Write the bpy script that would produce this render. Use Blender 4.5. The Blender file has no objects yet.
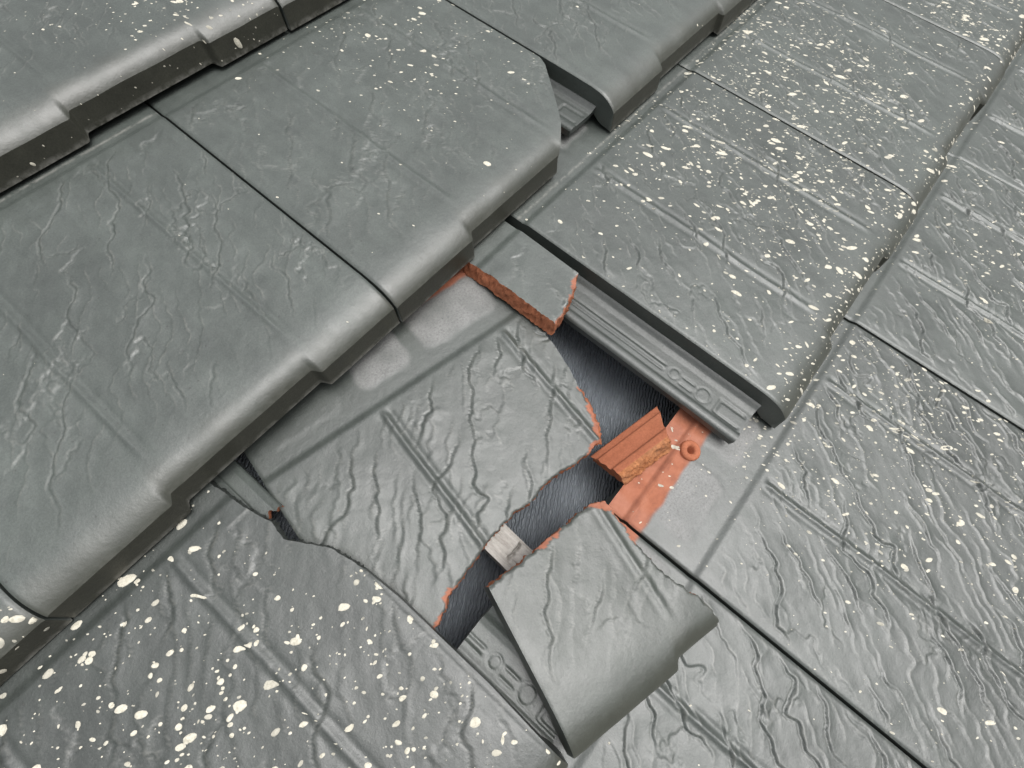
import bpy, math, random
import numpy as np
from mathutils import Matrix, Vector
from mathutils.geometry import delaunay_2d_cdt

scene = bpy.context.scene
# ------------------------------------------------------------------ camera, sky, sun, exposure
PITCH = math.radians(22)
ROOF = Matrix.Translation((0, 0, 4.0)) @ Matrix.Rotation(PITCH, 4, 'X')   # roof frame: x along course, y up slope, z off the roof
W, G, L, T = 0.25, 0.2464, 0.305, 0.0295     # tile cover width, gauge, length, nose height (metres)
S = T / G                                    # lean of a tile against the roof plane

cam_data = bpy.data.cameras.new('camera')
cam = bpy.data.objects.new('camera', cam_data)
scene.collection.objects.link(cam)
R3 = Matrix(((0.64042125, -0.75346942, 0.14881015),
             (-0.69279096, -0.65037473, -0.31153394),
             (0.33151366, 0.09641863, -0.93851060)))
right, down, fwd = Vector(R3[0]), Vector(R3[1]), Vector(R3[2])
cm = Matrix((right, -down, -fwd)).transposed().to_4x4()
cm.translation = Vector((0.15970293, -0.11708746, 0.30753583))
cam.matrix_world = ROOF @ cm
cam_data.sensor_width = 36.0
cam_data.lens = 480.0 / 1024.0 * 36.0
cam_data.clip_start = 0.01
cam_data.clip_end = 200.0
scene.camera = cam

SUN_EL, SUN_AZ = math.radians(60), math.radians(162)     # azimuth counted from +Y towards +X
world = bpy.data.worlds.new('World')
scene.world = world
world.use_nodes = True
wn = world.node_tree
bg = wn.nodes['Background']
sky = wn.nodes.new('ShaderNodeTexSky')
sky.sky_type = 'NISHITA'
sky.sun_disc = False
sky.sun_elevation = SUN_EL
sky.sun_rotation = SUN_AZ
sky.air_density = 1.0
sky.dust_density = 6.0
hs = wn.nodes.new('ShaderNodeHueSaturation')             # overcast: the blue goes out of the sky
hs.inputs['Saturation'].default_value = 0.12
wn.links.new(sky.outputs[0], hs.inputs['Color'])
wtc = wn.nodes.new('ShaderNodeTexCoord')                 # overcast luminance: three times brighter overhead than at the horizon
wsep = wn.nodes.new('ShaderNodeSeparateXYZ')
wn.links.new(wtc.outputs['Generated'], wsep.inputs[0])
wmr = wn.nodes.new('ShaderNodeMapRange')
wmr.inputs['To Min'].default_value = 0.06
wmr.inputs['To Max'].default_value = 1.90
wn.links.new(wsep.outputs['Z'], wmr.inputs['Value'])
wsc = wn.nodes.new('ShaderNodeVectorMath')
wsc.operation = 'SCALE'
wn.links.new(hs.outputs[0], wsc.inputs[0])
wn.links.new(wmr.outputs[0], wsc.inputs['Scale'])
wn.links.new(wsc.outputs[0], bg.inputs['Color'])
bg.inputs['Strength'].default_value = 0.15

sun_data = bpy.data.lights.new('sun', 'SUN')
sun_data.energy = 0.6
sun_data.angle = math.radians(40)
sun_data.color = (1.0, 0.97, 0.92)
sun = bpy.data.objects.new('sun', sun_data)
scene.collection.objects.link(sun)
sd = Vector((math.sin(SUN_AZ) * math.cos(SUN_EL), math.cos(SUN_AZ) * math.cos(SUN_EL), math.sin(SUN_EL)))
sun.rotation_euler = sd.to_track_quat('Z', 'Y').to_euler()
sun.location = (0, 0, 8)

scene.view_settings.view_transform = 'Standard'
scene.view_settings.look = 'None'
scene.view_settings.gamma = 1.0
scene.view_settings.use_curve_mapping = False
scene.view_settings.exposure = 0.04

# ------------------------------------------------------------------ noise
rng = np.random.default_rng(11)
_perm = rng.permutation(512)
_ang = rng.uniform(0, 2 * np.pi, 512)


def noise(x, y, seed=0):
    x = np.asarray(x, float) + 37.7 * seed + 100
    y = np.asarray(y, float) + 91.3 * seed + 100
    xi, yi = np.floor(x).astype(int), np.floor(y).astype(int)
    xf, yf = x - xi, y - yi

    def gr(ix, iy, dx, dy):
        a = _ang[_perm[(_perm[ix % 512] + iy) % 512]]
        return np.cos(a) * dx + np.sin(a) * dy
    u = xf * xf * xf * (xf * (xf * 6 - 15) + 10)
    v = yf * yf * yf * (yf * (yf * 6 - 15) + 10)
    a = gr(xi, yi, xf, yf) * (1 - u) + gr(xi + 1, yi, xf - 1, yf) * u
    b = gr(xi, yi + 1, xf, yf - 1) * (1 - u) + gr(xi + 1, yi + 1, xf - 1, yf - 1) * u
    return (a * (1 - v) + b * v) * 1.5


def sst(a, b, x):
    t = np.clip((x - a) / (b - a), 0, 1)
    return t * t * (3 - 2 * t)


# ------------------------------------------------------------------ the tile's shape as a height over its plan
BODY = W - 0.0018                           # the body stops short of the next tile: the open joint
LIP_OUT = 0.0035                             # the lip under the nose slants outwards by this much
RIBS = (0.083, 0.185)


def inside(x):                                            # middle of the nose, set back between two steps
    return sst(0.0735, 0.0785, x) * (1 - sst(0.1800, 0.1850, x))


def nose_y(x):
    return LIP_OUT - 0.0005 + 0.0052 * inside(x)


def ripples(x, y, mould):
    amp, lam, seed, crackle, lo, hi = {'soft': (0.00100, 0.021, 1, 0.0006, -0.10, 0.35), 'deep': (0.00160, 0.0165, 5, 0.0005, -0.30, 0.20),
                                       'splash': (0.00120, 0.024, 9, 0.0005, -0.20, 0.30)}[mould]
    c, s_ = math.cos(math.radians(52)), math.sin(math.radians(52))
    q = c * x + s_ * y                                    # along the cleft lines
    p = -s_ * x + c * y                                   # across them
    w = p + 0.011 * noise(q * 20, p * 24, seed) + 0.0050 * noise(q * 62, p * 46, seed + 1) + 0.0014 * noise(q * 190, p * 90, seed + 2)
    ph = w / lam
    cell = np.floor(ph)
    f = ph - cell
    m = sst(lo, hi, noise(q * 15 + cell * 7.3, cell * 3.1 + 0.5, seed + 3))          # each cleft fades in and out along its length
    h = amp * m * (0.55 * f + 0.45 * f ** 4 - sst(0.89, 0.985, f) - 0.40 * np.exp(-((f - 0.975) / 0.035) ** 2))
    w2 = p + 0.008 * noise(q * 36, p * 40, seed + 6) + 0.0018 * noise(q * 150, p * 80, seed + 7)
    ph2 = w2 / (lam * 0.45)
    cell2 = np.floor(ph2)
    f2 = ph2 - cell2
    m2 = sst(-0.12, 0.32, noise(q * 24 + cell2 * 5.1, cell2 * 2.7, seed + 8))
    h += amp * 0.45 * m2 * (0.3 * f2 + 0.7 * f2 ** 3 - sst(0.84, 0.98, f2))
    # torn scale edges: short steps that wander across the clefts
    k = noise(q * 17, p * 34, seed + 10) + 0.35 * noise(q * 70, p * 70, seed + 11) + 0.15 * noise(q * 220, p * 220, seed + 12)
    km = sst(0.02, 0.34, noise(q * 19, p * 23, seed + 13))
    h += crackle * km * (0.7 * sst(-0.05, 0.05, k) - 0.35 - 0.55 * np.exp(-((k + 0.03) / 0.035) ** 2))
    h += 0.00035 * noise(x * 22, y * 22, seed + 14) + 0.00016 * noise(q * 60, p * 150, seed + 15)
    return h


def height(x, y, mould='soft', nose=True):
    x = np.asarray(x, float)
    y = np.asarray(y, float)
    z = T - S * y
    fade = sst(0.002, 0.010, x) * (1 - sst(W - 0.010, W - 0.002, x)) * (1 - sst(0.222, 0.236, y)) * sst(0.018, 0.062, y)
    z = z + ripples(x, y, mould) * fade
    rf = (1 - sst(0.228, 0.234, y)) * sst(0.022, 0.050, y) * (1.0 if mould == 'deep' else 0.62)
    for xr in RIBS:
        xx = x - xr - 0.0006 * noise(y * 18, 0 * y, 21)
        z = z + rf * (0.0012 * np.exp(-(xx / 0.0017) ** 2) - 0.0009 * np.exp(-((xx - 0.0042) / 0.0021) ** 2) - 0.0005 * np.exp(-((xx + 0.0042) / 0.0021) ** 2))
    z = z - 0.0016 * sst(0.2345, 0.2405, y)                                   # the covered head lies a little lower
    z = z + 0.0003 * pads(x, y, 0.2500 if mould == 'deep' else 0.2640)
    if mould == 'deep':
        z = z - 0.012 * (1 - sst(0.0019, 0.0032, np.hypot(x - 0.069, y - 0.2835)))        # nail hole in the head
    z = z - 0.0022 * sst(0.2915, 0.2930, y) + 0.0012 * np.exp(-((y - 0.2895) / 0.0012) ** 2)
    if nose:
        e = y - nose_y(x) * (1 - sst(0.004, 0.022, y))
        z = z - 0.0155 * (1 - np.sqrt(1 - 0.925 * np.clip(1 - e / 0.036, 0, 1.0) ** 2))
        z = z + 0.0005 * noise(x * 40, y * 40, 30) * (1 - sst(0.02, 0.06, y))
    edge = np.minimum(x, BODY - x)
    z = z - 0.0010 * np.clip(1 - edge / 0.0024, 0, 1) ** 2
    return z


def rrect(x, y, x0, x1, y0, y1, r):
    dx = np.maximum(np.maximum(x0 + r - x, x - (x1 - r)), 0)
    dy = np.maximum(np.maximum(y0 + r - y, y - (y1 - r)), 0)
    return 1 - sst(r * 0.60, r * 1.15, np.hypot(dx, dy))


def pads(x, y, start=0.2500):
    m = 0 * x
    for a, b in ((0.012, 0.066), (0.080, 0.122), (0.132, 0.199), (0.209, 0.246)):
        m = np.maximum(m, rrect(x + 0.0015 * noise(x * 90, y * 90, 43), y + 0.0015 * noise(x * 90, y * 90, 44), a, b, start, 0.32, 0.009))
    return m


def under(x, y):                                          # thickness of the body below the top surface
    t = 0.0100 + 0.0090 * (1 - sst(0.006, 0.014, x))
    zb = 0.0012 + 0.0018 * inside(x)
    e = y - nose_y(x)
    k = 1 - sst(0.006, 0.020, e)
    top = height(x, y)
    return t * (1 - k) + k * np.maximum(top - zb, 0.004)


# ------------------------------------------------------------------ materials
def mat(name):
    m = bpy.data.materials.new(name)
    m.use_nodes = True
    return m, m.node_tree, m.node_tree.nodes['Principled BSDF']


def nd(nt, kind, **kw):
    n = nt.nodes.new(kind)
    for k, v in kw.items():
        if k in n.inputs:
            n.inputs[k].default_value = v
        else:
            setattr(n, k, v)
    return n


def ramp(nt, src, stops):
    r = nt.nodes.new('ShaderNodeValToRGB')
    while len(r.color_ramp.elements) < len(stops):
        r.color_ramp.elements.new(0.5)
    for e, (p, c) in zip(r.color_ramp.elements, stops):
        e.position = p
        e.color = c if len(c) == 4 else (*c, 1)
    nt.links.new(src, r.inputs[0])
    return r.outputs[0]


def mixc(nt, fac, a, b, blend='MIX'):
    n = nt.nodes.new('ShaderNodeMix')
    n.data_type = 'RGBA'
    n.blend_type = blend
    for sock, v in ((n.inputs[0], fac), (n.inputs[6], a), (n.inputs[7], b)):
        if isinstance(v, (int, float)):
            sock.default_value = v
        elif isinstance(v, tuple):
            sock.default_value = (*v, 1)
        else:
            nt.links.new(v, sock)
    return n.outputs[2]


def math_(nt, op, a, b=0.0, c=None):
    n = nt.nodes.new('ShaderNodeMath')
    n.operation = op
    for i, v in enumerate((a, b, c)):
        if v is None:
            continue
        if isinstance(v, (int, float)):
            n.inputs[i].default_value = v
        else:
            nt.links.new(v, n.inputs[i])
    return n.outputs[0]


def glaze_material(name, base, spec=0.5):
    m, nt, b = mat(name)
    tc = nd(nt, 'ShaderNodeTexCoord')
    oi = nd(nt, 'ShaderNodeObjectInfo')
    off = nd(nt, 'ShaderNodeVectorMath', operation='ADD')
    nt.links.new(tc.outputs['Object'], off.inputs[0])
    sc = nd(nt, 'ShaderNodeVectorMath', operation='SCALE')
    sc.inputs[0].default_value = (1, 0.7, 0.3)
    mul = math_(nt, 'MULTIPLY', oi.outputs['Random'], 9.0)
    nt.links.new(mul, sc.inputs['Scale'])
    nt.links.new(sc.outputs[0], off.inputs[1])
    vec = off.outputs[0]

    def nz(scale, detail=4.0, rough=0.6):
        n = nd(nt, 'ShaderNodeTexNoise', Scale=scale, Detail=detail, Roughness=rough)
        nt.links.new(vec, n.inputs['Vector'])
        return n.outputs['Fac']
    big, mid, fine = nz(9.0), nz(60.0, 5.0, 0.65), nz(900.0, 3.0, 0.7)
    att = nd(nt, 'ShaderNodeAttribute', attribute_name='zones')
    sep = nd(nt, 'ShaderNodeSeparateColor')
    nt.links.new(att.outputs['Color'], sep.inputs[0])
    c0 = tuple(v * 0.82 for v in base)
    c1 = tuple(v * 1.16 for v in base)
    col = ramp(nt, big, [(0.3, c0), (0.72, c1)])
    col = mixc(nt, 0.55, col, ramp(nt, mid, [(0.3, (0.80, 0.80, 0.80)), (0.7, (1.18, 1.18, 1.16))]), 'MULTIPLY')
    col = mixc(nt, 0.75, col, ramp(nt, fine, [(0.3, (0.72, 0.72, 0.72)), (0.7, (1.28, 1.28, 1.28))]), 'MULTIPLY')
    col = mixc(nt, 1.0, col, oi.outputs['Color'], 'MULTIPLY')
    # rain streaks down the slope and small pits in the glaze
    smp = nd(nt, 'ShaderNodeMapping')
    smp.inputs['Scale'].default_value = (1.0, 0.09, 1.0)
    nt.links.new(vec, smp.inputs['Vector'])
    sn = nd(nt, 'ShaderNodeTexNoise', Scale=120.0, Detail=4.0, Roughness=0.65)
    nt.links.new(smp.outputs[0], sn.inputs['Vector'])
    streak = sn.outputs['Fac']
    col = mixc(nt, 0.5, col, ramp(nt, streak, [(0.32, (0.80, 0.80, 0.79)), (0.70, (1.16, 1.17, 1.15))]), 'MULTIPLY')
    vo = nd(nt, 'ShaderNodeTexVoronoi', Scale=260.0)
    nt.links.new(vec, vo.inputs['Vector'])
    vsel = math_(nt, 'GREATER_THAN', math_(nt, 'MULTIPLY', vo.outputs['Color'], 1.0), 0.80)
    pit = math_(nt, 'MULTIPLY', math_(nt, 'LESS_THAN', vo.outputs['Distance'], 0.16), vsel)
    col = mixc(nt, math_(nt, 'MULTIPLY', pit, 0.6), col, (0.030, 0.030, 0.028))
    col = mixc(nt, att.outputs['Alpha'], col, (0.052, 0.052, 0.040))
    # dusty edges, and crest highlights painted in with slight wear
    dust_glint = ramp(nt, nz(140.0, 4.0, 0.7), [(0.40, (0, 0, 0)), (0.62, (1, 1, 1))])
    dfac = mixc(nt, 1.0, dust_glint, sep.outputs[2], 'MULTIPLY')
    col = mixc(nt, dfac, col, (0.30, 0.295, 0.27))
    # bare, unglazed head pads with dark specks
    bare = ramp(nt, nz(700.0, 4.0, 0.75), [(0.28, (0.07, 0.07, 0.07)), (0.44, (0.19, 0.19, 0.185)), (0.75, (0.30, 0.298, 0.292))])
    bn = math_(nt, 'MULTIPLY', sep.outputs[0], 0.75)
    col = mixc(nt, bn, col, bare)
    clay = ramp(nt, nz(120.0, 5.0, 0.65), [(0.3, (0.22, 0.072, 0.038)), (0.5, (0.32, 0.110, 0.057)), (0.72, (0.37, 0.145, 0.085))])
    col = mixc(nt, sep.outputs[1], col, clay)
    nt.links.new(col, b.inputs['Base Color'])
    rr = math_(nt, 'MULTIPLY_ADD', mid, 0.20, 0.29)
    rr = math_(nt, 'ADD', rr, math_(nt, 'MULTIPLY', streak, 0.14))
    rr = math_(nt, 'ADD', rr, math_(nt, 'MULTIPLY', sep.outputs[0], 0.2))
    rr = math_(nt, 'ADD', rr, math_(nt, 'MULTIPLY', sep.outputs[1], 0.35))
    nt.links.new(rr, b.inputs['Roughness'])
    b.inputs['Specular IOR Level'].default_value = spec
    bp = nd(nt, 'ShaderNodeBump', Strength=0.45, Distance=0.0006)
    hsum = math_(nt, 'ADD', math_(nt, 'MULTIPLY', fine, 0.35), math_(nt, 'MULTIPLY', nz(240.0, 4.0, 0.6), 0.8))
    nt.links.new(hsum, bp.inputs['Height'])
    nt.links.new(bp.outputs[0], b.inputs['Normal'])
    return m


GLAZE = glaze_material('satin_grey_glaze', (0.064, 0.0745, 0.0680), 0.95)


LIP = glaze_material('olive_unglazed_lip', (0.042, 0.042, 0.033), 0.40)


def clay_material(name, lo, hi, bump, dirt=0.0):
    m, nt, b = mat(name)
    tc = nd(nt, 'ShaderNodeTexCoord')

    def nz(scale, detail=5.0, rough=0.65):
        n = nd(nt, 'ShaderNodeTexNoise', Scale=scale, Detail=detail, Roughness=rough)
        nt.links.new(tc.outputs['Object'], n.inputs['Vector'])
        return n.outputs['Fac']
    col = ramp(nt, nz(110.0), [(0.3, lo), (0.7, hi)])
    col = mixc(nt, 0.5, col, ramp(nt, nz(700.0), [(0.32, (0.62, 0.58, 0.55)), (0.68, (1.25, 1.22, 1.2))]), 'MULTIPLY')
    if dirt:
        col = mixc(nt, ramp(nt, nz(45.0), [(0.45, (0, 0, 0)), (0.7, (dirt, dirt, dirt))]), col, (0.16, 0.10, 0.07))
    nt.links.new(col, b.inputs['Base Color'])
    b.inputs['Roughness'].default_value = 0.85
    b.inputs['Specular IOR Level'].default_value = 0.25
    bp = nd(nt, 'ShaderNodeBump', Strength=bump, Distance=0.0012)
    nt.links.new(math_(nt, 'ADD', nz(260.0), math_(nt, 'MULTIPLY', nz(900.0), 0.5)), bp.inputs['Height'])
    nt.links.new(bp.outputs[0], b.inputs['Normal'])
    return m


BREAK = clay_material('broken_clay', (0.36, 0.130, 0.066), (0.48, 0.185, 0.098), 0.7, 0.25)
PRESSED = clay_material('pressed_clay', (0.33, 0.115, 0.060), (0.40, 0.145, 0.080), 0.22)
ROUGH = clay_material('rough_fired_core', (0.30, 0.11, 0.045), (0.50, 0.22, 0.10), 1.0, 0.7)


def splatter_material():
    m, nt, b = mat('cream_splatter')
    tc = nd(nt, 'ShaderNodeTexCoord')
    n = nd(nt, 'ShaderNodeTexNoise', Scale=520.0, Detail=4.0, Roughness=0.7)
    nt.links.new(tc.outputs['Object'], n.inputs['Vector'])
    att = nd(nt, 'ShaderNodeAttribute', attribute_name='zones')
    sep = nd(nt, 'ShaderNodeSeparateColor')
    nt.links.new(att.outputs['Color'], sep.inputs[0])
    cream = ramp(nt, n.outputs['Fac'], [(0.28, (0.36, 0.34, 0.27)), (0.48, (0.56, 0.53, 0.44)), (0.72, (0.67, 0.64, 0.55))])
    nt.links.new(mixc(nt, sep.outputs[0], (0.17, 0.17, 0.15), cream), b.inputs['Base Color'])    # thin drops let the grey through
    b.inputs['Roughness'].default_value = 0.75
    b.inputs['Specular IOR Level'].default_value = 0.3
    bp = nd(nt, 'ShaderNodeBump', Strength=0.5, Distance=0.0004)
    nt.links.new(n.outputs['Fac'], bp.inputs['Height'])
    nt.links.new(bp.outputs[0], b.inputs['Normal'])
    return m


SPLAT = splatter_material()


def membrane_material():
    m, nt, b = mat('crinkled_membrane')
    tc = nd(nt, 'ShaderNodeTexCoord')
    mp = nd(nt, 'ShaderNodeMapping')
    mp.inputs['Rotation'].default_value = (0, 0, math.radians(62))
    nt.links.new(tc.outputs['Object'], mp.inputs['Vector'])
    wv = nd(nt, 'ShaderNodeTexWave', Scale=125.0, Distortion=5.0, Detail=2.0)
    wv.inputs['Detail Scale'].default_value = 1.6
    wv.inputs['Detail Roughness'].default_value = 0.62
    nt.links.new(mp.outputs[0], wv.inputs['Vector'])
    n = nd(nt, 'ShaderNodeTexNoise', Scale=420.0, Detail=3.0)
    nt.links.new(tc.outputs['Object'], n.inputs['Vector'])
    n2 = nd(nt, 'ShaderNodeTexNoise', Scale=30.0, Detail=4.0)
    nt.links.new(tc.outputs['Object'], n2.inputs['Vector'])
    col = ramp(nt, n2.outputs['Fac'], [(0.3, (0.120, 0.136, 0.152)), (0.7, (0.185, 0.207, 0.228))])
    nt.links.new(col, b.inputs['Base Color'])
    b.inputs['Roughness'].default_value = 0.42
    bp = nd(nt, 'ShaderNodeBump', Strength=0.9, Distance=0.0016)
    nt.links.new(math_(nt, 'ADD', wv.outputs['Fac'], math_(nt, 'MULTIPLY', n.outputs['Fac'], 0.5)), bp.inputs['Height'])
    nt.links.new(bp.outputs[0], b.inputs['Normal'])
    return m


MEMBRANE = membrane_material()


def wood_material():
    m, nt, b = mat('weathered_wood')
    tc = nd(nt, 'ShaderNodeTexCoord')
    mp = nd(nt, 'ShaderNodeMapping')
    mp.inputs['Scale'].default_value = (1.0, 0.12, 1.0)
    nt.links.new(tc.outputs['Object'], mp.inputs['Vector'])
    n = nd(nt, 'ShaderNodeTexNoise', Scale=260.0, Detail=5.0, Roughness=0.7)
    nt.links.new(mp.outputs[0], n.inputs['Vector'])
    n2 = nd(nt, 'ShaderNodeTexNoise', Scale=500.0, Detail=3.0, Roughness=0.7)
    nt.links.new(tc.outputs['Object'], n2.inputs['Vector'])
    col = ramp(nt, n.outputs['Fac'], [(0.28, (0.22, 0.20, 0.18)), (0.5, (0.40, 0.38, 0.35)), (0.75, (0.50, 0.48, 0.45))])
    col = mixc(nt, 0.4, col, ramp(nt, n2.outputs['Fac'], [(0.3, (0.6, 0.6, 0.6)), (0.6, (1.1, 1.1, 1.1))]), 'MULTIPLY')
    nt.links.new(col, b.inputs['Base Color'])
    b.inputs['Roughness'].default_value = 0.85
    bp = nd(nt, 'ShaderNodeBump', Strength=0.6, Distance=0.0008)
    nt.links.new(n.outputs['Fac'], bp.inputs['Height'])
    nt.links.new(bp.outputs[0], b.inputs['Normal'])
    return m


WOOD = wood_material()

# ------------------------------------------------------------------ mesh helpers


def make_mesh(name, verts, faces, mats, midx=None, zones=None, smooth=True):
    me = bpy.data.meshes.new(name)
    me.from_pydata([tuple(map(float, v)) for v in verts], [], [tuple(map(int, f)) for f in faces])
    for m in mats:
        me.materials.append(m)
    if midx is not None:
        me.polygons.foreach_set('material_index', np.asarray(midx, dtype=np.int32))
    if smooth:
        me.polygons.foreach_set('use_smooth', np.ones(len(me.polygons), dtype=bool))
    if zones is not None:
        a = me.attributes.new('zones', 'FLOAT_COLOR', 'POINT')
        z4 = np.ones((len(verts), 4), dtype=np.float32)
        z4[:, 3] = 0.0
        z4[:, :zones.shape[1]] = zones
        a.data.foreach_set('color', z4.ravel())
    me.update()
    return me


def link(name, me, parent=None, local=None):
    o = bpy.data.objects.new(name, me)
    scene.collection.objects.link(o)
    if parent is not None:
        o.parent = parent
    if local is not None:
        o.matrix_local = local
    return o


def zone_values(x, y, hc=0.279, dust=0.0, mould=None):
    z = np.zeros((len(x), 4))
    z[:, 0] = np.maximum(pads(x, y, 0.2500 if mould == 'deep' else 0.2640), 0) * (0.75 + 0.5 * noise(x * 60, y * 60, 40))
    z[:, 1] = sst(hc - 0.0015, hc + 0.0015, y + 0.0015 * noise(x * 70, y * 70, 41)) * 1.0
    e = y - nose_y(x)
    z[:, 2] = 0.12 * (1 - sst(0.0, 0.003, e)) + dust * np.exp(-((y - 0.2452) / 0.0011) ** 2)
    z[:, 3] = 0.75 * (1 - sst(-0.002, 0.020, e + 0.004 * noise(x * 45, y * 45, 46)))     # olive towards the lip: thinner glaze, plus the roll's shade painted in
    if mould:                                              # sharp crests paler: highlights painted on, besides a little wear
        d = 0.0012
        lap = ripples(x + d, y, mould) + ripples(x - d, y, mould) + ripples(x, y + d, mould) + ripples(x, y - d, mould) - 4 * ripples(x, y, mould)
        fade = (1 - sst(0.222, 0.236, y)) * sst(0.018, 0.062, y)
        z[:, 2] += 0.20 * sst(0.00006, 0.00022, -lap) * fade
    return np.clip(z, 0, 1)


def outline_tile_edges():
    """outline of a whole tile as (points, is_break) counter clockwise from the nose's left corner"""
    xs = np.linspace(0, W, 190)
    return [(x, float(nose_y(x))) for x in xs]


def piece_mesh(name, chains, mould, step=0.0015, flare=0.0, seed=0, flake=0.5, thick=None, head_clay=0.279, bare_from=None, spots=()):
    """chains: list of (points, broken, flare) round the outline, counter clockwise. Top from height(), real thickness, rough broken walls."""
    rs = np.random.default_rng(seed)
    P, B, FL = [], [], []
    for pts, broken, fl in chains:
        pts = np.array(pts, float)
        for a, b in zip(pts[:-1], pts[1:]):
            n = max(1, int(np.hypot(*(b - a)) / step))
            for i in range(n):
                t = i / n
                P.append(a * (1 - t) + b * t)
                B.append(broken)
                FL.append(fl)
    P = np.array(P)
    K = np.array([{False: 0, True: 1, 'grey': 2, 'clean': 3, 'nose': 4}[b] for b in B])
    B = (K > 0) & (K < 4)
    FL = np.array(FL)
    n = len(P)
    nxt, prv = np.roll(P, -1, 0), np.roll(P, 1, 0)
    tang = nxt - prv
    tang /= np.linalg.norm(tang, axis=1)[:, None] + 1e-12
    nor = np.c_[tang[:, 1], -tang[:, 0]]                   # outward for a counter clockwise outline
    d = np.arange(n) * step
    jag = 0.0011 * noise(d * 130, 0 * d + seed, 50) + 0.0008 * noise(d * 420, 0 * d + seed, 51)
    inner = B & np.roll(B, 1) & np.roll(B, -1)
    P = P + nor * (jag * inner * np.where(K == 2, 0.35, 1.0))[:, None]
    x0, y0 = P.min(0)
    x1, y1 = P.max(0)
    gx, gy = np.meshgrid(np.arange(x0, x1, step), np.arange(y0, y1, step))
    pts = np.c_[gx.ravel(), gy.ravel()]
    # keep the grid points well inside the outline
    ins = np.zeros(len(pts), bool)
    for i in range(n):
        (ax, ay), (bx_, by_) = P[i], P[(i + 1) % n]
        c = ((ay > pts[:, 1]) != (by_ > pts[:, 1]))
        with np.errstate(divide='ignore', invalid='ignore'):
            xx = (bx_ - ax) * (pts[:, 1] - ay) / (by_ - ay) + ax
        ins ^= c & (pts[:, 0] < xx)
    pts = pts[ins]
    dist = np.full(len(pts), 1.0)
    bdist = np.full(len(pts), 1.0)
    for i in range(n):
        dd = np.hypot(pts[:, 0] - P[i, 0], pts[:, 1] - P[i, 1])
        dist = np.minimum(dist, dd)
        if K[i] == 1:
            bdist = np.minimum(bdist, dd)
    keep = dist > step * 0.6
    pts, bdist = pts[keep], bdist[keep]
    allp = np.vstack([P, pts])
    bd = np.r_[np.where(K == 1, 0.0, 1.0), bdist]
    vo, eo, fo, _, _, _ = delaunay_2d_cdt([Vector(p) for p in allp], [(i, (i + 1) % n) for i in range(n)], [], 1, 1e-7)
    X = np.array([v[0] for v in vo])
    Y = np.array([v[1] for v in vo])
    if len(X) != len(allp):
        raise RuntimeError('outline crosses itself: ' + name)
    Z = height(X, Y, mould)
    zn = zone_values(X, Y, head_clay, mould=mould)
    if bare_from:
        zn[:, 0] *= sst(bare_from - 0.006, bare_from + 0.006, X)
    th = 0 * X
    for sx, sy, size, rad in spots:                        # where the glaze has spalled off along the break
        th = np.maximum(th, size * (1 - sst(0.4 * rad, rad, np.hypot(X - sx, Y - sy))) * np.clip(0.75 + 0.9 * noise(X * 160 + seed, Y * 160, 60), 0.1, 1.5))
    fl_mask = (bd < th).astype(float)
    zn[:, 1] = np.maximum(zn[:, 1], fl_mask)
    zn[:, 2] = np.maximum(zn[:, 2], 0.25 * (bd < 0.0012))
    Z = Z - 0.0012 * np.clip(1 - bd / np.maximum(th, 1e-5), 0, 1)
    t = under(X, Y)
    if thick is not None:
        t = np.maximum(t, thick)
    verts = [np.c_[X, Y, Z]]
    faces = [tuple(f) for f in fo]
    faces = [f if (X[f[1]] - X[f[0]]) * (Y[f[2]] - Y[f[0]]) - (X[f[2]] - X[f[0]]) * (Y[f[1]] - Y[f[0]]) > 0 else f[::-1] for f in faces]
    top_n = len(X)
    midx = [0] * len(faces)
    # bottom: the same outline, flared where broken
    off = np.zeros((top_n, 2))
    off[:n] = nor * (FL * B)[:, None]
    off[:n, 1] -= LIP_OUT * (K == 4)
    bot = np.c_[X + off[:, 0], Y + off[:, 1], Z - t]
    verts.append(bot)
    zall = [zn, np.zeros((top_n, 4))]
    nf = len(faces)
    for f in faces[:nf]:
        faces.append(tuple(top_n + i for i in f[::-1]))
        midx.append(1)
    # walls with their own vertices so that the arris stays crisp
    rows = 5
    base = 2 * top_n
    tp = np.c_[X[:n], Y[:n], Z[:n]]
    bt = bot[:n]
    for r in range(rows + 1):
        k = r / rows
        p = tp * (1 - k) + bt * k
        if 0 < r < rows:
            w = (0.0010 * noise(d * 260, 0 * d + r * 0.9 + seed, 52) + 0.0006 * rs.normal(size=n)) * inner
            p[:, :2] += nor * w[:, None]
        verts.append(p)
        zz = np.zeros((n, 4))
        zz[:, 2] = 0.5 * (r >= rows - 0) * (~B)
        zall.append(zz)
    for r in range(rows):
        for i in range(n):
            j = (i + 1) % n
            a = base + r * n
            faces.append((a + i, a + n + i, a + n + j, a + j))
            midx.append(1 if K[i] in (1, 3) else 2 if K[i] == 4 else 0)
    return make_mesh(name, np.vstack(verts), faces, [GLAZE, BREAK, LIP], midx, np.vstack(zall))


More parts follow.
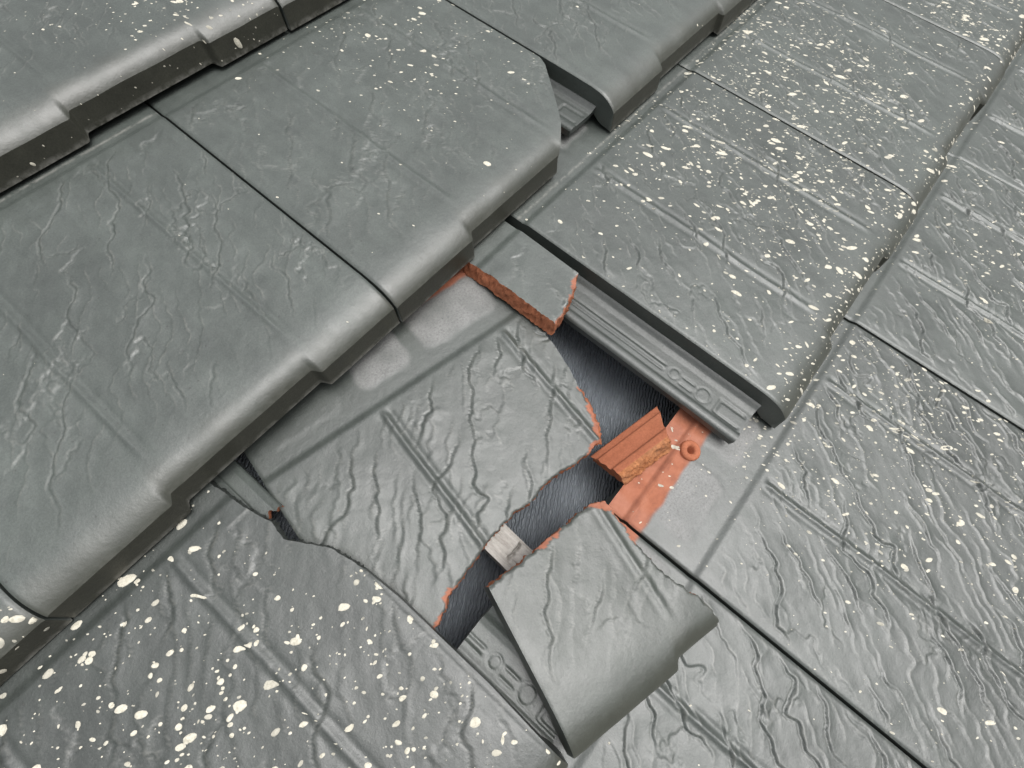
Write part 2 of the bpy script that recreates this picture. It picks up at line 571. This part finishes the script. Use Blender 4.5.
def whole_tile_mesh(name, mould, nx=300, ny=350):
    xs = np.linspace(0, BODY, nx)
    # denser across the two nose steps and at the nose
    r = np.linspace(0, 1, ny)
    Xg, Rg = np.meshgrid(xs, r)
    Yg = nose_y(Xg) + (L - nose_y(Xg)) * Rg
    X, Y = Xg.ravel(), Yg.ravel()
    Z = height(X, Y, mould)
    t = under(X, Y)
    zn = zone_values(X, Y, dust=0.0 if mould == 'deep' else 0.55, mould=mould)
    ntop = nx * ny
    verts = [np.c_[X, Y, Z]]
    zall = [zn]
    i, j = np.meshgrid(np.arange(nx - 1), np.arange(ny - 1))
    a = (j * nx + i).ravel()
    top = np.c_[a, a + 1, a + nx + 1, a + nx]
    faces = [top]
    # coarse underside
    cx_ = np.unique(np.r_[np.arange(0, nx, 5), nx - 1])
    cy_ = np.unique(np.r_[np.arange(0, ny, 5), ny - 1])
    CI, CJ = np.meshgrid(cx_, cy_)
    src = (CJ * nx + CI).ravel()
    verts.append(np.c_[X[src], Y[src], Z[src] - t[src]])
    zall.append(np.zeros((len(src), 4)))
    m, k = len(cx_), len(cy_)
    i, j = np.meshgrid(np.arange(m - 1), np.arange(k - 1))
    a = (j * m + i).ravel() + ntop
    faces.append(np.c_[a, a + m, a + m + 1, a + 1])
    base = ntop + len(src)
    ring = np.r_[np.arange(nx), np.arange(1, ny) * nx + nx - 1, (ny - 1) * nx + np.arange(nx - 2, -1, -1), np.arange(ny - 2, 0, -1) * nx]
    n = len(ring)
    for rr in range(5):
        kk = rr / 4
        p = np.c_[X[ring], Y[ring], Z[ring] - t[ring] * kk]
        front = ring < nx
        p[front, 1] -= LIP_OUT * kk
        verts.append(p)
        zz = np.zeros((n, 4))
        zz[:, 2] = (0.55 if rr == 4 else 0.0) * front
        zall.append(zz)
    for rr in range(4):
        a = base + rr * n + np.arange(n)
        b = base + rr * n + (np.arange(n) + 1) % n
        faces.append(np.c_[a, a + n, b + n, b])
    F = np.vstack(faces)
    mi = np.zeros(len(F), int)
    first = len(F) - 4 * n
    for rr in range(4):
        mi[first + rr * n:first + rr * n + nx - 1] = 1
    return make_mesh(name, np.vstack(verts), F.tolist(), [GLAZE, LIP], mi, np.vstack(zall))


def channel_height(x, y):
    z = T - S * y
    pr = np.interp(x, [-0.0345, -0.0335, -0.0315, -0.0295, -0.0280, -0.0265, -0.0085, -0.0045, -0.0015, 0.0030],
                   [-0.0192, -0.0178, -0.0170, -0.0170, -0.0173, -0.0182, -0.0182, -0.0172, -0.0150, -0.0130])
    z = z + pr
    lines = (1 - sst(0.262, 0.266, y)) * sst(0.086, 0.089, y)
    for xl in (-0.0215, -0.0165):
        z = z - 0.0006 * lines * np.exp(-((x - xl) / 0.0007) ** 2)
    z = z + 0.0005 * lines * np.exp(-((x + 0.0190) / 0.0011) ** 2)
    for xc, yc, rc in ((-0.0185, 0.0790, 0.0040), (-0.0190, 0.0545, 0.0055)):
        dd = np.hypot(x - xc, y - yc)
        z = z - 0.0005 * np.exp(-((dd - rc) / 0.0007) ** 2) + 0.0002 * (dd < rc)
    z = z - 0.0007 * np.exp(-((x + 0.0165) / 0.0010) ** 2) * sst(0.0610, 0.0630, y) * (1 - sst(0.0720, 0.0740, y))
    z = z - 0.0006 * np.exp(-((x + 0.0225) / 0.0010) ** 2) * sst(0.0610, 0.0630, y) * (1 - sst(0.0720, 0.0740, y))
    z = z - 0.0007 * rrect(x, y, -0.0255, -0.0115, 0.0225, 0.0440, 0.002) * (1 - 0.8 * rrect(x, y, -0.0235, -0.0145, 0.0225, 0.0415, 0.0015))
    z = z + 0.0003 * noise(x * 60, y * 30, 70)
    return z


def channel_mesh(name, y0, y1, broken_end=None, nx=54, x0=-0.0345, x1=0.0030, taper=0.0):
    ny = max(20, int((y1 - y0) / 0.0011))
    xs = np.linspace(x0, x1, nx)
    ys = np.linspace(0, 1, ny)
    Xg, Rg = np.meshgrid(xs, ys)
    lo = np.full(nx, y0)
    hi = np.full(nx, y1)
    if broken_end == 'low':
        lo = y0 + 0.010 * noise(xs * 60, 0 * xs, 80) + 0.004 * noise(xs * 260, 0 * xs, 81)
    if broken_end == 'high':
        hi = y1 + 0.006 * noise(xs * 60, 0 * xs, 82) + 0.003 * noise(xs * 260, 0 * xs, 83)
    Yg = lo[None, :] * (1 - Rg) + hi[None, :] * Rg
    if taper:                                              # one side runs off at a slant
        Xg = x0 + (Xg - x0) * np.clip((x1 - x0 - taper * (y1 - Yg)) / (x1 - x0), 0.08, 1)
    X, Y = Xg.ravel(), Yg.ravel()
    Z = channel_height(X, Y)
    N = nx * ny
    V = [np.c_[X, Y, Z], np.c_[X, Y, Z - 0.0055]]
    i, j = np.meshgrid(np.arange(nx - 1), np.arange(ny - 1))
    a = (j * nx + i).ravel()
    F = [np.c_[a, a + 1, a + nx + 1, a + nx], np.c_[a + N, a + N + nx, a + N + nx + 1, a + N + 1]]
    ring = np.r_[np.arange(nx), np.arange(1, ny) * nx + nx - 1, (ny - 1) * nx + np.arange(nx - 2, -1, -1), np.arange(ny - 2, 0, -1) * nx]
    n = len(ring)
    V += [np.c_[X[ring], Y[ring], Z[ring]], np.c_[X[ring], Y[ring], Z[ring] - 0.0055]]
    a = 2 * N + np.arange(n)
    b = 2 * N + (np.arange(n) + 1) % n
    F.append(np.c_[a, a + n, b + n, b])
    mi = [0] * (2 * len(F[0]))
    br = np.zeros(n, int)
    if broken_end == 'low':
        br[:nx] = 1
    if broken_end == 'high':
        br[nx + ny - 2:nx + ny - 2 + nx] = 1
    mi += br.tolist()
    zn = np.zeros((sum(len(v) for v in V), 3))
    zn[:N, 1] = sst(0.279, 0.281, Y)
    return make_mesh(name, np.vstack(V), np.vstack(F).tolist(), [GLAZE, BREAK], mi, zn)


# ------------------------------------------------------------------ splatter: flat domed drops lying on the tile
def surf(x, s_, mould):
    """point and normal of the tile surface; s_ >= 0 runs up the top from the nose, s_ < 0 down the front face"""
    x = np.clip(x, 0.0006, BODY - 0.0006)

    def pt(x, s_):
        ny_ = nose_y(x)
        y = ny_ + np.maximum(s_, 0)
        z = height(x, y, mould)
        dn = np.minimum(s_, 0)
        return np.stack([x, y + dn * 0.22 - 0.0001 * (dn < 0), z + dn], -1)
    e = 0.0004
    p = pt(x, s_)
    n = np.cross(pt(x + e, s_) - pt(x - e, s_), pt(x, s_ + e) - pt(x, s_ - e))
    n /= np.linalg.norm(n, axis=-1)[..., None]
    return p, n


def drops_mesh(name, drops, mould):
    """drops: rows of x, s, radius, stretch, angle"""
    D = np.array(drops)
    if len(D) == 0:
        return None
    K = 10
    rs = np.random.default_rng(len(D))
    th = np.linspace(0, 2 * np.pi, K, endpoint=False)
    n = len(D)
    wob = 1 + 0.16 * rs.normal(size=(n, K))
    wob = (wob + np.roll(wob, 1, 1)) / 2
    ca, sa = np.cos(D[:, 4])[:, None], np.sin(D[:, 4])[:, None]
    V = []
    rings = ((1.0, 0.00004), (0.72, 0.00024))
    pos = []
    for sc, lift in rings:
        lx = D[:, 2][:, None] * D[:, 3][:, None] * np.cos(th) * wob * sc
        ly = D[:, 2][:, None] * np.sin(th) * wob * sc
        x = D[:, 0][:, None] + ca * lx - sa * ly
        s_ = D[:, 1][:, None] + sa * lx + ca * ly
        p, nn = surf(x, s_, mould)
        lf = np.minimum(lift, 0.2 * D[:, 2])[:, None, None] if sc < 1 else 0.00005
        pos.append(p + nn * lf)
    p, nn = surf(D[:, 0], D[:, 1], mould)
    cen = p + nn * np.minimum(0.0003, 0.22 * D[:, 2])[:, None]
    V = np.concatenate([pos[0], pos[1], cen[:, None, :]], 1)
    M = 2 * K + 1
    k = np.arange(K)
    k2 = (k + 1) % K
    quad = np.c_[k, k2, k2 + K, k + K]
    tri = np.c_[k + K, k2 + K, np.full(K, 2 * K)]
    o = (np.arange(n) * M)[:, None, None]
    F = (quad[None] + o).reshape(-1, 4).tolist() + (tri[None] + o).reshape(-1, 3).tolist()
    tn = np.clip(0.70 + 260.0 * D[:, 2] + 0.28 * rs.normal(size=n), 0.2, 1.0)
    tv = np.repeat(tn[:, None], M, 1)
    tv[:, :K] *= rs.uniform(0.55, 1.0, size=(n, K))       # thinner, uneven rims
    zc = np.zeros((n * M, 3))
    zc[:, 0] = tv.ravel()
    return make_mesh(name, V.reshape(-1, 3), F, [SPLAT], None, zc)


def scatter(seed, count, rmed, rsig, density, stretch=(1.1, 2.0), ang=(-60, 18), rmax=0.0045, smin=-0.014, smax=0.24, xr=(0.002, W - 0.002), clump=0.55):
    r = random.Random(seed)
    out = []
    tries = 0
    while len(out) < count and tries < count * 60:
        tries += 1
        x = r.uniform(*xr)
        s_ = r.uniform(smin, smax)
        if r.random() > density(x, s_):
            continue
        cl = 0.62 + clump * float(noise(x * 18 + seed, s_ * 18, 90))
        if r.random() > max(0.2, min(1, cl)):
            continue
        rad = min(rmax, rmed * math.exp(r.gauss(0, rsig)))
        out.append((x, s_, rad, r.uniform(*stretch), math.radians(r.gauss(*ang))))
    return out


# ------------------------------------------------------------------ the roof
roof = bpy.data.objects.new('roof', None)
scene.collection.objects.link(roof)
roof.matrix_world = ROOF
roof['kind'] = 'structure'
roof['label'] = 'pitched roof laid with dark grey flat interlocking clay tiles'
roof['category'] = 'roof'

# membrane under the tiles, gently sagging
nu, nv = 150, 110
us = np.linspace(-0.55, 1.45, nu)
vs = np.linspace(-0.75, 0.75, nv)
Ug, Vg = np.meshgrid(us, vs)
Zg = -0.046 + 0.003 * noise(Ug * 14, Vg * 14, 100) + 0.0008 * noise(Ug * 60, Vg * 60, 101)
i, j = np.meshgrid(np.arange(nu - 1), np.arange(nv - 1))
a = (j * nu + i).ravel()
me = make_mesh('underlay_membrane', np.c_[Ug.ravel(), Vg.ravel(), Zg.ravel()], np.c_[a, a + 1, a + nu + 1, a + nu].tolist(), [MEMBRANE])
und = link('underlay_membrane', me, roof)
und['label'] = 'black crinkled underlay membrane showing through the hole'

# timber strip on the membrane, split at its end


def strip_mesh():
    rs = np.random.default_rng(5)
    xs = np.linspace(-0.0100, 0.0100, 31)
    ys = np.linspace(-0.05, 0.05, 170)
    X, Y = np.meshgrid(xs, ys)
    Z = 0.0 * X + 0.0003 * noise(X * 500, Y * 40, 110)
    for xl in (-0.0035, 0.0045):
        Z -= 0.0007 * np.exp(-((X - xl) / 0.0007) ** 2)
    Z -= 0.0060 * np.exp(-((Y + 0.0040 - 0.10 * X + 0.0010 * noise(X * 300, 0 * X, 111)) / 0.0009) ** 2) * sst(-0.0060, -0.0035, X) * (1 - sst(0.0070, 0.0085, X))
    nx, ny = len(xs), len(ys)
    N = nx * ny
    V = [np.c_[X.ravel(), Y.ravel(), Z.ravel()], np.c_[X.ravel(), Y.ravel(), Z.ravel() * 0 - 0.026]]
    i, j = np.meshgrid(np.arange(nx - 1), np.arange(ny - 1))
    a = (j * nx + i).ravel()
    F = [np.c_[a, a + 1, a + nx + 1, a + nx], np.c_[a + N, a + N + nx, a + N + nx + 1, a + N + 1]]
    ring = np.r_[np.arange(nx), np.arange(1, ny) * nx + nx - 1, (ny - 1) * nx + np.arange(nx - 2, -1, -1), np.arange(ny - 2, 0, -1) * nx]
    n = len(ring)
    V += [V[0][ring], V[1][ring]]
    a = 2 * N + np.arange(n)
    b = 2 * N + (np.arange(n) + 1) % n
    F.append(np.c_[a, a + n, b + n, b])
    return make_mesh('timber_strip', np.vstack(V), np.vstack(F).tolist(), [WOOD])


strip = link('timber_strip', strip_mesh(), roof, Matrix.Translation((0.187, -0.155, -0.0165)) @ Matrix.Rotation(math.radians(-2), 4, 'Z'))
strip['label'] = 'pale weathered timber strip seen through the crack'

tile_meshes = {m: whole_tile_mesh('roof_tile_' + m, m) for m in ('soft', 'deep', 'splash')}
chan_mesh = channel_mesh('side_channel', 0.020, 0.300)


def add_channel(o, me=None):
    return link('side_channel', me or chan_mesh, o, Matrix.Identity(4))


def place(u0, v0, rot=0.0, dz=0.0):
    return Matrix.Translation((u0, v0, dz)) @ Matrix.Rotation(math.radians(rot), 4, 'Z')


def add_drops(o, drops, mould, m=None):
    if not drops:
        return
    me = drops_mesh('paint_splatter', drops, mould)
    d = link('paint_splatter', me, o, m or Matrix.Identity(4))
    d['kind'] = 'stuff'
    return d


tiles = {}


def tile(key, u0, v0, mould='soft', rot=0.0, dz=0.0):
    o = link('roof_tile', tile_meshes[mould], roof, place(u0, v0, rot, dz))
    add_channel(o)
    tiles[key] = o
    return o


H = W / 2
GAP = 0.0018
# course under the ridge side
tile('A0', -H, G)
tile('A1', H, G + 0.001, 'soft', 0.2, 0.0006)
tile('A2', 3 * H, G)
# course with the broken corner
tile('B0', -W + 0.0125, 0.0, 'soft', 0.0, -0.0010)
tile('B1', 0.0125, 0.0, 'soft', 0.0, 0.0).scale = (0.950, 1, 1)
tile('B3', 2 * W, 0.0)
tile('B4', 3 * W, 0.0, 'splash')
# course with the hole
tile('C3', 3 * H - 0.002, -G, 'splash', -0.4)
tile('C4', 5 * H - 0.002, -G, 'splash', -0.3)
tile('C5', 7 * H - 0.002, -G, 'soft')
# lowest course
tile('D0', -W, -2 * G, 'deep')
tile('D1', 0.0, -2 * G, 'deep')
tile('D2', W + 0.0003, -2 * G, 'deep')
tile('D3', 2 * W + 0.0008, -2 * G, 'deep')
tile('D4', 3 * W - 0.001, -2 * G, 'deep')

# ------------------------------------------------------------------ tiles with a corner gone
nose_full = lambda x0, x1, n=150: [(float(x), float(nose_y(x))) for x in np.linspace(x0, x1, n)]

b2 = piece_mesh('roof_tile_cut', [
    (nose_full(0, 0.1800), 'nose', 0),
    ([(0.1800, float(nose_y(0.1800))), (0.1990, 0.0235), (0.2200, 0.0470), (0.2425, 0.0735), (W - GAP, 0.0850)], False, 0),
    ([(W - GAP, 0.0850), (W - GAP, L), (0, L)], False, 0), ([(0, L), (0, float(nose_y(0)))], False, 0)], 'soft', seed=3, step=0.0012)
tiles['B2'] = link('roof_tile', b2, roof, place(W, -0.001))
tiles['B2']['label'] = 'grey roof tile with its lower corner cut off at a slant'
add_channel(tiles['B2'])

c1 = piece_mesh('roof_tile_chipped', [
    (nose_full(0, BODY), 'nose', 0),
    ([(BODY, float(nose_y(BODY))), (BODY + 0.0025, 0.060), (BODY + 0.002, 0.125), (BODY, 0.150)], False, 0),
    ([(BODY, 0.150), (0.2440, 0.1720), (0.2370, 0.1840), (0.2300, 0.1960), (0.2320, 0.2080), (0.2290, 0.2180), (0.2265, 0.2320), (0.2240, 0.2480), (0.2200, 0.2700), (0.2220, L)], 'grey', 0.0),
    ([(0.2220, L), (0, L), (0, float(nose_y(0)))], False, 0)], 'splash', seed=8, step=0.0012)
tiles['C1'] = link('roof_tile', c1, roof, place(-H + 0.001, -G))
tiles['C1']['label'] = 'grey roof tile with large cream splashes and a chipped upper corner'
add_channel(tiles['C1'])

# ------------------------------------------------------------------ loose broken pieces


def thing(name, label, cat, local):
    return dict(label=label, category=cat), ROOF @ local


def solid(name, me, spec):
    o = link(name, me)
    o.matrix_world = spec[1]
    for k, v in spec[0].items():
        o[k] = v
    return o


# big upper piece of the smashed tile, slid and turned
m_main = Matrix.Translation((H - 0.0525, -G + 0.0000, -0.0135)) @ Matrix.Rotation(math.radians(-10.8), 4, 'Z') @ Matrix.Translation((0, 0.16, 0)) @ Matrix.Rotation(math.radians(2.0), 4, 'X') @ Matrix.Translation((0, -0.16, 0))
broken = thing('broken_tile', 'large grey broken tile piece slid crooked with its bare pale head exposed', 'roof tile', m_main)
c2 = piece_mesh('tile_body', [
    ([(0.0005, 0.1120), (0.0150, 0.1060), (0.0366, 0.1075), (0.0440, 0.1110), (0.0523, 0.1165), (0.0600, 0.1180), (0.0696, 0.1203), (0.0850, 0.1245), (0.0979, 0.1268), (0.1100, 0.1275),
      (0.1221, 0.1265), (0.1370, 0.1295), (0.1497, 0.1290), (0.1620, 0.1270), (0.1742, 0.1268), (0.1867, 0.1290)], True, 0.0010),
    ([(0.1867, 0.1290), (0.1935, 0.1386), (0.1983, 0.1534), (0.2004, 0.1659)], True, 0.0050),
    ([(0.2004, 0.1659), (0.2050, 0.1810), (0.2073, 0.1948), (0.2094, 0.2136), (0.2095, 0.2280), (0.2080, 0.2410), (0.2040, 0.2600), (0.1990, 0.2810), (0.1975, L - 0.0005)], 'grey', -0.002),
    ([(0.1975, L - 0.0005), (0.0005, L - 0.0005)], False, 0), ([(0.0005, L - 0.0005), (0.0005, 0.1120)], False, 0)], 'deep', seed=14, step=0.0011, spots=((0.1935, 0.142, 0.0050, 0.016), (0.0370, 0.1080, 0.0030, 0.006), (0.0500, 0.1160, 0.0030, 0.007), (0.1800, 0.1285, 0.0022, 0.008), (0.1990, 0.166, 0.002, 0.005)), head_clay=0.2855, bare_from=0.075)
broken = solid('broken_tile', c2, broken)

# sliver of its side channel, left standing between the chipped corner and the big piece
m_sl = place(H - 0.0015, -G + 0.001, 1.0, 0.0075)
sliver = link('tile_fragment', channel_mesh('channel_sliver', 0.2105, 0.300, 'low', x0=-0.0235, x1=-0.0035))
sliver.matrix_world = ROOF @ m_sl
sliver['label'] = 'narrow pale grey channel sliver with a snapped tip beside the chipped corner'
sliver['category'] = 'tile fragment'

# lower corner piece with its nose, lying across the joint
m_frag = Matrix.Translation((H + 0.0005, -G + 0.0025, 0.0010)) @ Matrix.Rotation(math.radians(-20.0), 4, 'Z') @ Matrix.Translation((0.05, 0, 0)) @ Matrix.Rotation(math.radians(5.0), 4, 'Y') @ Matrix.Translation((-0.05, 0, 0))
frag = thing('tile_fragment', 'clean grey tile corner with rounded nose lying askew over the joint below', 'tile fragment', m_frag)
f1 = piece_mesh('fragment_body', [
    (nose_full(0.0005, 0.1100, 90), 'nose', 0),
    ([(0.1100, float(nose_y(0.1100))), (0.1110, 0.0130), (0.1060, 0.0275), (0.0950, 0.0500), (0.0920, 0.0660), (0.0900, 0.0925), (0.0888, 0.1015), (0.0840, 0.1040), (0.0700, 0.1042), (0.0556, 0.1018), (0.0366, 0.0998), (0.0150, 0.0975), (0.0015, 0.0962)], True, -0.002),
    ([(0.0015, 0.0962), (0.0005, float(nose_y(0.0005)))], False, 0)], 'splash', seed=23,  spots=((0.0450, 0.1005, 0.0034, 0.010), (0.0870, 0.1030, 0.0050, 0.010), (0.0905, 0.0900, 0.0026, 0.008), (0.0912, 0.0780, 0.0014, 0.006)), step=0.0010)
frag = solid('tile_fragment', f1, frag)
stub = link('tile_fragment', channel_mesh('channel_stub', 0.030, 0.100, x0=-0.0345, x1=0.0040, taper=0.28))
stub.matrix_world = ROOF @ place(H + 0.0275, -G - 0.0200, 0.0, -0.0060)
stub['label'] = 'grey channel strip with a pressed ring lying between the splashed tile and loose corner'
stub['category'] = 'tile fragment'


# upper corner chip beside the splashed tile
m_chip = Matrix.Translation((H - 0.004, -G, 0.0)) @ Matrix.Rotation(math.radians(0.0), 4, 'Z')
chip = thing('tile_fragment', 'small grey tile chip with thick orange broken edges wedged under a nose', 'tile fragment', m_chip)
ch = piece_mesh('chip_body', [
    ([(0.1990, 0.1660), (0.2060, 0.1665), (0.2150, 0.1690), (0.2270, 0.1720), (0.2440, 0.1795)], True, 0.0020),
    ([(0.2440, 0.1795), (0.2455, 0.2400), (0.2450, 0.2900), (0.1960, 0.2900)], False, 0.0),
    ([(0.1960, 0.2900), (0.1985, 0.2400), (0.1990, 0.2000), (0.1990, 0.1660)], 'clean', 0.0030)], 'soft', seed=31, spots=((0.235, 0.176, 0.0030, 0.016), (0.205, 0.1665, 0.0016, 0.01)), step=0.0012, thick=0.0135)
chip = solid('tile_fragment', ch, chip)

# terracotta shard propped on the bare head of the tile below


def shard_mesh():
    # cross section (a: across, b: up) swept along its length, ragged at both ends
    sec = [(0.000, 0.000), (0.000, 0.0075), (0.006, 0.0085), (0.0068, 0.0100), (0.020, 0.0115), (0.0215, 0.0135), (0.027, 0.0140), (0.0290, 0.0120), (0.0300, 0.000)]
    P = []
    for (a, b), (c, d) in zip(sec, sec[1:] + sec[:1]):
        n = max(1, int(math.hypot(c - a, d - b) / 0.0010))
        for q in range(n):
            P.append((a + (c - a) * q / n, b + (d - b) * q / n))
    P = np.array(P)
    m = len(P)
    ns = 60
    ts = np.linspace(0, 1, ns)
    V = np.zeros((ns, m, 3))
    for q, t in enumerate(ts):
        lo = -0.0015 * noise(P[:, 0] * 160, P[:, 1] * 160, 120) + 0.18 * P[:, 0]
        hi = 0.060 + 0.0018 * noise(P[:, 0] * 140, P[:, 1] * 140, 121) - 0.45 * P[:, 0]
        le = lo * (1 - t) + hi * t
        V[q, :, 0] = P[:, 0]
        V[q, :, 1] = le
        V[q, :, 2] = P[:, 1]
        rough = (P[:, 0] > 0.0272)
        nn = 0.0011 * noise(le * 190, P[:, 1] * 300, 122) + 0.0007 * noise(le * 600, P[:, 1] * 600, 123)
        V[q, :, 0] += rough * nn
    F, mi = [], []
    for q in range(ns - 1):
        for k in range(m):
            k2 = (k + 1) % m
            F.append((q * m + k, (q + 1) * m + k, (q + 1) * m + k2, q * m + k2))
            mi.append(1 if P[k, 0] > 0.0268 else 0)
    V = V.reshape(-1, 3)
    e0 = np.vstack([V[:m], V[(ns - 1) * m:]])
    base = len(V)
    V = np.vstack([V, e0, e0[:m].mean(0), e0[m:].mean(0)])
    for k in range(m):
        k2 = (k + 1) % m
        F.append((base + k, base + k2, base + 2 * m))
        mi.append(2)
        F.append((base + m + k2, base + m + k, base + 2 * m + 1))
        mi.append(2)
    me = make_mesh('clay_shard', V, F, [PRESSED, ROUGH, BREAK], mi)
    return me


# length axis from the crack towards the splashed tile; the pressed face leans up slope
ax_len = Vector((0.95, -0.22, 0.22)).normalized()
ax_acr = Vector((-0.35, -0.75, 0.50)).normalized()
ax_up = ax_acr.cross(ax_len)
ax_acr = ax_len.cross(ax_up)
if ax_up.z < 0:
    ax_up = -ax_up
sm = Matrix((ax_acr, ax_len, ax_up)).transposed().to_4x4()
sm.translation = Vector((0.274, -0.1640, -0.0275))
shard = link('clay_shard', shard_mesh())
shard.matrix_world = ROOF @ sm
shard['label'] = 'orange unglazed clay shard with a rough broken side propped in the hole'
shard['category'] = 'clay shard'

# nail hole boss on the bare head of the tile below


def boss_mesh():
    prof = [(0.0075, -0.002), (0.0074, 0.0010), (0.0066, 0.0022), (0.0050, 0.0026), (0.0034, 0.0022), (0.0026, 0.0008), (0.0022, -0.016)]
    n = 28
    V, F = [], []
    for r, z in prof:
        for k in range(n):
            t = 2 * math.pi * k / n
            V.append((r * math.cos(t), r * math.sin(t), z))
    for q in range(len(prof) - 1):
        for k in range(n):
            k2 = (k + 1) % n
            F.append((q * n + k, q * n + k2, (q + 1) * n + k2, (q + 1) * n + k))
    base = len(V)
    V.append((0, 0, -0.016))
    for k in range(n):
        F.append(((len(prof) - 1) * n + k, (len(prof) - 1) * n + (k + 1) % n, base))
    return make_mesh('nail_boss', V, F, [PRESSED])


boss_z = float(height(np.array([0.069]), np.array([0.2845]), 'soft')[0])
link('nail_boss', boss_mesh(), tiles['D2'], Matrix.Translation((0.069, 0.2835, boss_z + 0.0010)))

tone = dict(A1=1.0, B0=0.9, B1=0.98, B2=1.0, B3=1.04, C1=0.56, C3=0.92, C4=1.02, C5=1.08, D1=0.78, D2=0.80, D3=0.98)  # tile tone; weaker sky reflection on the lower tiles is painted in darker
for k, o in tiles.items():
    t = tone.get(k, 1.0)
    o.color = (t, t, t, 1)
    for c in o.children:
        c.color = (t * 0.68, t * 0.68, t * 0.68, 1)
frag.color = (0.70, 0.71, 0.67, 1)
broken.color = (0.76, 0.76, 0.75, 1)
stub.color = (0.85, 0.86, 0.85, 1)
tiles['C3']['label'] = 'grey roof tile flecked with cream, its side rail bared by the hole'
tiles['D2']['label'] = 'deeply rippled grey roof tile with a bare orange head and nail hole'
tiles['B1']['label'] = 'clean grey roof tile without splashes'

# ------------------------------------------------------------------ splatter on the tiles


def front(s_):
    return 0.35 if s_ < 0 else 1.0


def mist(seed, count, rmed, dens, **kw):                   # many specks, some drops, a few big splashes
    k = dict(kw)
    big = k.pop('big', 2.6)
    nbig = k.pop('nbig', 0.05)
    out = scatter(seed, int(count * 0.70), rmed * 0.52, 0.42, dens, **k)
    out += scatter(seed + 100, int(count * 0.30), rmed * 1.15, 0.40, dens, **k)
    out += scatter(seed + 200, int(count * nbig), rmed * big, 0.28, dens, **k)
    return out


lean = dict(ang=(-62, 22), stretch=(1.0, 2.7))
add_drops(tiles['A1'], mist(1, 520, 0.00056, lambda x, s: (0.20 + 0.80 * sst(0.09, 0.22, x)) * (0.6 if s < 0 else 1.0) * (1 - 0.7 * sst(0.05, 0.14, s)), ang=(-40, 30), rmax=0.0026), 'soft')
add_drops(tiles['B0'], mist(2, 260, 0.0010, lambda x, s: front(s), ang=(-30, 40), rmax=0.0036, smax=0.10, xr=(0.15, W - 0.003)), 'soft')
add_drops(tiles['B1'], scatter(3, 8, 0.0003, 0.3, lambda x, s: 1.0), 'soft')
add_drops(tiles['B2'], [d for d in mist(4, 330, 0.00055, lambda x, s: sst(0.05, 0.18, x) * (0.15 + 0.85 * sst(0.0, 0.18, s)) + 0.04, ang=(-62, 16), stretch=(1.1, 2.2), rmax=0.0024, smin=0.0)
                        if d[1] > 0.004 and d[0] < 0.178 + 0.90 * max(0, d[1] - 0.004) - 0.004], 'soft')
add_drops(tiles['B3'], scatter(5, 30, 0.0004, 0.4, lambda x, s: 1.0, smin=0.0), 'soft')
add_drops(tiles['C3'], mist(6, 1800, 0.00056, lambda x, s: (0.14 + 0.86 * sst(0.03, 0.2, x)) * (1 - 0.25 * sst(0.1, 0.2, s)) + 0.5 * (s < 0.025), rmax=0.0030, nbig=0.04, **lean), 'splash')
add_drops(tiles['C4'], mist(7, 1900, 0.00056, lambda x, s: (1 - 0.75 * sst(0.10, 0.2, x)) * (0.2 + 0.8 * sst(-0.02, 0.12, s)) + 0.5 * (s < 0.025), rmax=0.0028, nbig=0.03, **lean), 'splash')
add_drops(tiles['C5'], mist(8, 1300, 0.00058, lambda x, s: 0.10 + 0.90 * (1 - sst(0.04, 0.13, s)), rmax=0.0030, **lean), 'soft')
add_drops(tiles['B4'], mist(18, 400, 0.0008, lambda x, s: 1.0, **lean), 'splash')
add_drops(tiles['D1'], scatter(9, 40, 0.0004, 0.4, lambda x, s: sst(0.1, 0.2, x), smax=0.25), 'deep')
add_drops(tiles['D2'], mist(10, 2100, 0.00047, lambda x, s: 0.10 + 0.90 * sst(0.02, 0.20, x) * (0.4 + 0.6 * sst(0.05, 0.2, s)) + 0.3 * (s < 0.07) * (x > 0.1), ang=(-62, 18), stretch=(1.1, 2.4), rmax=0.0034, smax=0.2965), 'deep')
add_drops(tiles['D3'], mist(11, 1000, 0.00048, lambda x, s: 0.2 + 0.8 * sst(0.02, 0.14, x), smax=0.25, rmax=0.003, **lean), 'deep')
add_drops(tiles['D4'], mist(12, 500, 0.00062, lambda x, s: 1.0, smax=0.25, **lean), 'deep')
add_drops(tiles['C1'], [d for d in mist(13, 1300, 0.00072, lambda x, s: 1.0 - 0.5 * sst(0.2, 0.24, s), ang=(-25, 28), stretch=(1.0, 1.9), rmax=0.0042, smin=0.0, smax=0.247, nbig=0.085, big=2.15, clump=0.2)
                        if d[1] < 0.150 or d[0] < 0.2215], 'splash')

scene.render.engine = 'CYCLES'
scene.cycles.use_denoising = True
